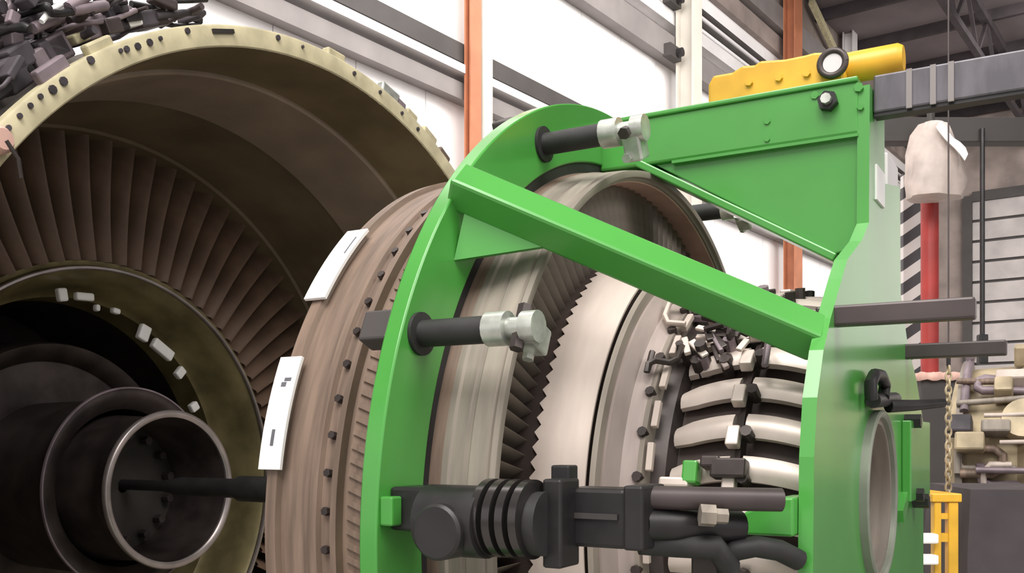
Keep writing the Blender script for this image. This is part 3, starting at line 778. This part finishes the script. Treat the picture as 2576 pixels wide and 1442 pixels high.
# clamps around the ring
for (px, py, L, near) in ((1062, 845, .125, True), (1368, 372, .125, True), (None, None, .125, False)):
    if px: p = FM.at(px, py, x=.032)
    else: p = polar(.032, .80, math.radians(64))
    a = math.atan2(p.z, p.y); d_ = Vector((0, math.cos(a), math.sin(a))); e = Vector((0, -math.sin(a), math.cos(a))); X = Vector((1, 0, 0))
    rr = math.hypot(p.y, p.z); p = polar(.032, rr + .006, a)
    rod = MB().tube([p, p + X*.006, p + X*.007, p + X*L], [.034, .034, .021, .021], 20).build('clamp_rod', M['rubber'], gf, smooth=40)
    q = p + X*L
    MB().tube([q, q + X*.035, q + X*.036, q + X*.06, q + X*.061, q + X*.085], [.026, .026, .016, .016, .024, .024], 16).build('clamp_fitting', M['zinc'], rod, smooth=40)
    MB().obox(q + X*.06 - d_*.03, X, e, d_, .034, .042, .05).build('clamp_jaw', M['zinc'], rod, bevel=.004)
    c = q + X*.055; MB().tube([c - e*.036, c + e*.036], .011, 6).build('clamp_bolt', M['core'], rod)
    c = q + X*.05 - d_*.045; MB().tube([c - e*.03, c + e*.03], .009, 6).build('clamp_bolt', M['zinc'], rod)
    MB().obox(polar(-.028, .842, a), X, e, d_, .055, .052, .04).build('clamp_block', M['girt'], gf, bevel=.004)
# black adjuster arm on the near side
YA = -.815
def A_(px, py, y=YA): return FM.at(px, py, y=y)
p = A_(1020, 1278); zc_ = p.z
MB().box((.032, YA - .02, A_(1060, 1335).z), (A_(1108, 1280).x, YA + .05, A_(1060, 1225).z)).build('adjuster_block', M['black'], gf, bevel=.005)
MB().box((.032, YA - .045, A_(1010, 1318).z), (.055, YA - .02, A_(1010, 1246).z)).build('adjuster_foot', G, gf, bevel=.003)
xk = A_(1185, 1300).x; zk = A_(1185, 1312).z
kn = MB()
kn.tube([(xk - .075, YA, zk), (xk - .07, YA, zk), (xk + .03, YA, zk)], [.046, .052, .052], 32)
MB().tube([(xk - .02, YA - .062, zk - .012), (xk - .02, YA - .058, zk - .012), (xk - .02, YA, zk - .012)], [.036, .040, .040], 32).build('adjuster_boss', M['black'], gf, smooth=40)
kn.build('adjuster_cylinder', M['black'], gf, smooth=40)
xs = xk + .03
for i in range(4):
    x = xs + .021*i
    MB().lathe([(-.008, .035), (-.006, .056), (.006, .056), (.008, .035)], 36).build('adjuster_rib', M['ribsteel'], gf, smooth=30).location = (x, YA + .01, zk + .006)
hub_end = xs + .085
MB().tube([(xs - .01, YA + .01, zk), (hub_end, YA + .015, zk)], .045, 28).build('adjuster_core', M['rubber'], gf, smooth=40)
MB().obox((hub_end + .005, YA + .05, zk), (1, 0, 0), (0, 1, 0), (0, 0, 1), .03, .06, .125).build('adjuster_plate', M['black'], gf, bevel=.004)
YB = -.75
h0, h1 = A_(1372, 1300, YB), A_(1572, 1300, YB)
MB().box((hub_end, YB, A_(1450, 1376, YB).z), (h1.x, YB + .07, A_(1450, 1228, YB).z)).build('adjuster_housing', M['black'], gf, bevel=.006)
MB().box((hub_end, YB - .004, A_(1450, 1304, YB).z), (h1.x - .01, YB + .002, A_(1450, 1290, YB).z)).build('housing_seam', M['girt'], gf)
MB().box((h1.x, YB - .008, A_(1590, 1385, YB).z), (A_(1622, 1300, YB).x, YB + .078, A_(1590, 1222, YB).z)).build('adjuster_plate', M['black'], gf, bevel=.004)
x1 = A_(1622, 1300, YB).x
pe = FM.at(2000, 1335, x=.555)
for py, r, mm, ex in ((1252, .017, 'umber', 1965), (1320, .024, 'black', 1860)):
    a = FM.at(1615, py, y=YB + .03); b_ = FM.at(ex, py + 6, y=-.60)
    MB().tube([a, b_], r, 18).build('adjuster_rod', M[mm], gf, smooth=40)
a = FM.at(1760, 1296, y=-.69); b_ = FM.at(1830, 1300, y=-.67)
MB().tube([a, a.lerp(b_, .55), a.lerp(b_, .56), b_], [.016, .016, .011, .011], 6).build('rod_nut', M['steel'], gf)
a = FM.at(1640, 1335, y=-.70); b_ = FM.at(1800, 1340, y=-.65)
hs = [FM.at(px, py, y=yy) for px, py, yy in ((1800, 1420, -.62), (1850, 1385, -.62), (1900, 1375, -.60), (1960, 1385, -.57), (2010, 1410, -.54))]
MB().tube(hs, .016, 12).build('hydraulic_hose', M['rubber'], gf, smooth=60)
hs = [FM.at(px, py, y=yy) for px, py, yy in ((1610, 1365, -.71), (1700, 1372, -.68), (1800, 1378, -.66), (1830, 1420, -.63), (1830, 1500, -.62))]
MB().tube(hs, .018, 12).build('hydraulic_hose', M['rubber'], gf, smooth=60)
MB().obox(FM.at(1790, 1410, y=-.62), (1, 0, 0), (0, 1, 0), (0, 0, 1), .05, .04, .06).build('hose_block', M['core'], gf, bevel=.004)
MB().obox(FM.at(1420, 1205, y=-.74), (1, 0, 0), (0, 1, 0), (0, 0, 1), .03, .03, .04).build('hose_block', M['black'], gf, bevel=.003)
# green bracket that carries the rods at the end plate
b0_, b1_, b2_, b3_ = [FM.at(px, py, y=-.55) for px, py in ((1868, 1345), (1872, 1290), (1960, 1252), (2030, 1252))]
MB().prism([(b0_.x, b0_.z), (.557, b0_.z), (.557, b3_.z), (b2_.x, b2_.z), (b1_.x, b1_.z)], (0, -.555, 0), (1, 0, 0), (0, 0, 1), (0, 1, 0), .09).build('rod_bracket', G, gf, bevel=.004)
# bars, bolts and grey lifting bar at the end
for sg in (-1, 1):
    MB().box((SE - .03, sg*.372 - .016, .340), (.785, sg*.372 + .016, .373)).build('handling_bar', M['umber'], gf, bevel=.004)
eb = MB().box((SE + .001, -.05, .778), (1.25, -.012, .850)).build('extension_bar', M['greybar'], gf, bevel=.004)
MB().box((SE + .002, -.046, .772), (1.2, -.016, .778)).build('bar_shadow', M['black'], eb)  # black strip drawn as the shadow under the grey bar
for px in (2280, 2340, 2385):
    x = FM.at(px, 220, y=-.052).x
    MB().box((x, -.055, .776), (x + .010, -.0495, .849)).build('bar_band', M['girtmid'], eb)
for px, py, r in ((2085, 258, .019), (1930, 305, .007), (1930, 350, .006), (2160, 220, .009), (2050, 240, .008), (2165, 270, .006)):
    p = FM.at(px, py, y=-.082)
    MB().tube([p + Vector((0, .005, 0)), p - Vector((0, .018 if r > .01 else .003, 0))], r, 6).build('beam_bolt', M['black'] if r > .01 else G, gf)
    if r > .01: MB().tube([p - Vector((0, .018, 0)), p - Vector((0, .03, 0))], .010, 8).build('beam_bolt', M['zinc'], gf)
# skid under everything
for y in (-.75, .75):
    MB().box((-.5, y - .06, -MC[2] + .0), (1.0, y + .06, -MC[2] + .14)).build('skid_beam', G, gf, bevel=.005)
MB().box((-.03, -.81, -MC[2] + .14), (.03, -.69, -.30)).build('ring_leg', G, gf, bevel=.004)
MB().box((-.03, .69, -MC[2] + .14), (.03, .81, -.30)).build('ring_leg', G, gf, bevel=.004)
MB().box((SE - .06, -.55, -MC[2] + .05), (SE - .02, .62, -.55)).build('end_web', G, gf, bevel=.004)
MB().box((SE - .1, -.80, -MC[2] + .0), (SE + .02, .80, -MC[2] + .12)).build('skid_beam', G, gf, bevel=.005)

# ------------------------------------------------------------------ yellow lifting bracket on the beam
yl = FM.o + FM.R @ Vector((.40, 0, .842))
yb_ = thing('lifting_bracket', 'yellow steel lifting bracket lying on top of the green beam', 'lifting bracket', yl, YAW)
def Y_(px, py, y=0.0):
    p = FM.at(px, py, y=y); return (p.x - .40, p.z - .842)
pts = [Y_(px, py) for px, py in ((1800, 232), (1812, 208), (1860, 200), (1885, 184), (1915, 182), (1930, 172), (1990, 168), (2040, 158), (2062, 152), (2130, 150), (2140, 206), (1990, 222))]
pts = [(a, max(b, 0.0)) for a, b in pts]
MB().prism([pts[0]] + pts[1:-2] + [(pts[-2][0], 0), (pts[0][0], 0)], (0, -.05, 0), (1, 0, 0), (0, 0, 1), (0, 1, 0), .1).build('bracket_plate', M['yellow'], yb_, bevel=.006)
(ax_, az_), (bx_, bz_) = Y_(2130, 165), Y_(2274, 155)
zc2 = (az_ + bz_) / 2
MB().tube([(ax_, 0, zc2), (bx_ - .01, 0, zc2), (bx_, 0, zc2)], [.030, .030, .024], 24).build('bracket_arm', M['yellow'], yb_, smooth=40)
(cx_, cz_) = Y_(2095, 160, -.06)
ring = [(cx_ + .024*math.cos(2*PI*k/28), -.062, cz_ + .024*math.sin(2*PI*k/28)) for k in range(29)]
rg = MB().tube(ring, .0065, 10, caps=False).build('eye_ring', M['core'], yb_, smooth=60)
MB().tube([(cx_, -.052, cz_), (cx_, -.064, cz_)], .019, 24).build('eye_bush', M['girtlight'], rg, smooth=40)
for px, py in ((1885, 208), (1960, 196), (2030, 185)):
    a, b = Y_(px, py, -.05); MB().tube([(a, -.048, b), (a, -.056, b)], .008, 6).build('bracket_bolt', M['yellow'], yb_)

# ------------------------------------------------------------------ paper tags on the casing rim
def tagcard(a0, a1, x0, x1, label, marks):
    am = (a0 + a1) / 2; r0 = .757
    base = FM.o + FM.R @ polar((x0 + x1)/2, r0, am)
    t_ = thing('paper_tag', label, 'tag', base, YAW)
    c = polar((x0 + x1)/2, r0, am)
    def card(aa, ab, xa, xb, ra, rb_, slant=0):
        mb = MB(); vs = []; n = 10
        for i in range(n+1):
            a = aa + (ab - aa)*i/n; sl = slant*(i/n - .5)
            for x, r in ((xa+sl, ra), (xb+sl, ra), (xb+sl, rb_), (xa+sl, rb_)): vs.append(polar(x, r, a) - c)
        for i in range(n):
            for q in range(4): mb.f.append((i*4+q, i*4+(q+1) % 4, i*4+4+(q+1) % 4, i*4+4+q))
        mb.f += [(0,1,2,3), (n*4, n*4+1, n*4+2, n*4+3)]; mb.v = [tuple(v) for v in vs]; return mb
    co = card(a0, a1, x0, x1, r0, r0 + .006).build('card', M['paper'], t_)
    for (f0, f1, g0, g1) in marks:
        card(a0 + (a1-a0)*f0, a0 + (a1-a0)*f1, x0 + (x1-x0)*g0, x0 + (x1-x0)*g1, r0 + .0055, r0 + .0068).build('ink_mark', M['ink'], co)
tagcard(PI - math.radians(8.0), PI - math.radians(23.5), -.312, -.262, 'white paper tag stuck on the brown casing rim, lower of the two', [(.72, .76, .40, .62), (.77, .80, .5, .8), (.20, .34, .42, .56)])
tagcard(PI - math.radians(33.0), PI - math.radians(47.5), -.312, -.262, 'white paper tag stuck on the brown casing rim, upper of the two', [(.60, .86, .72, .78)])
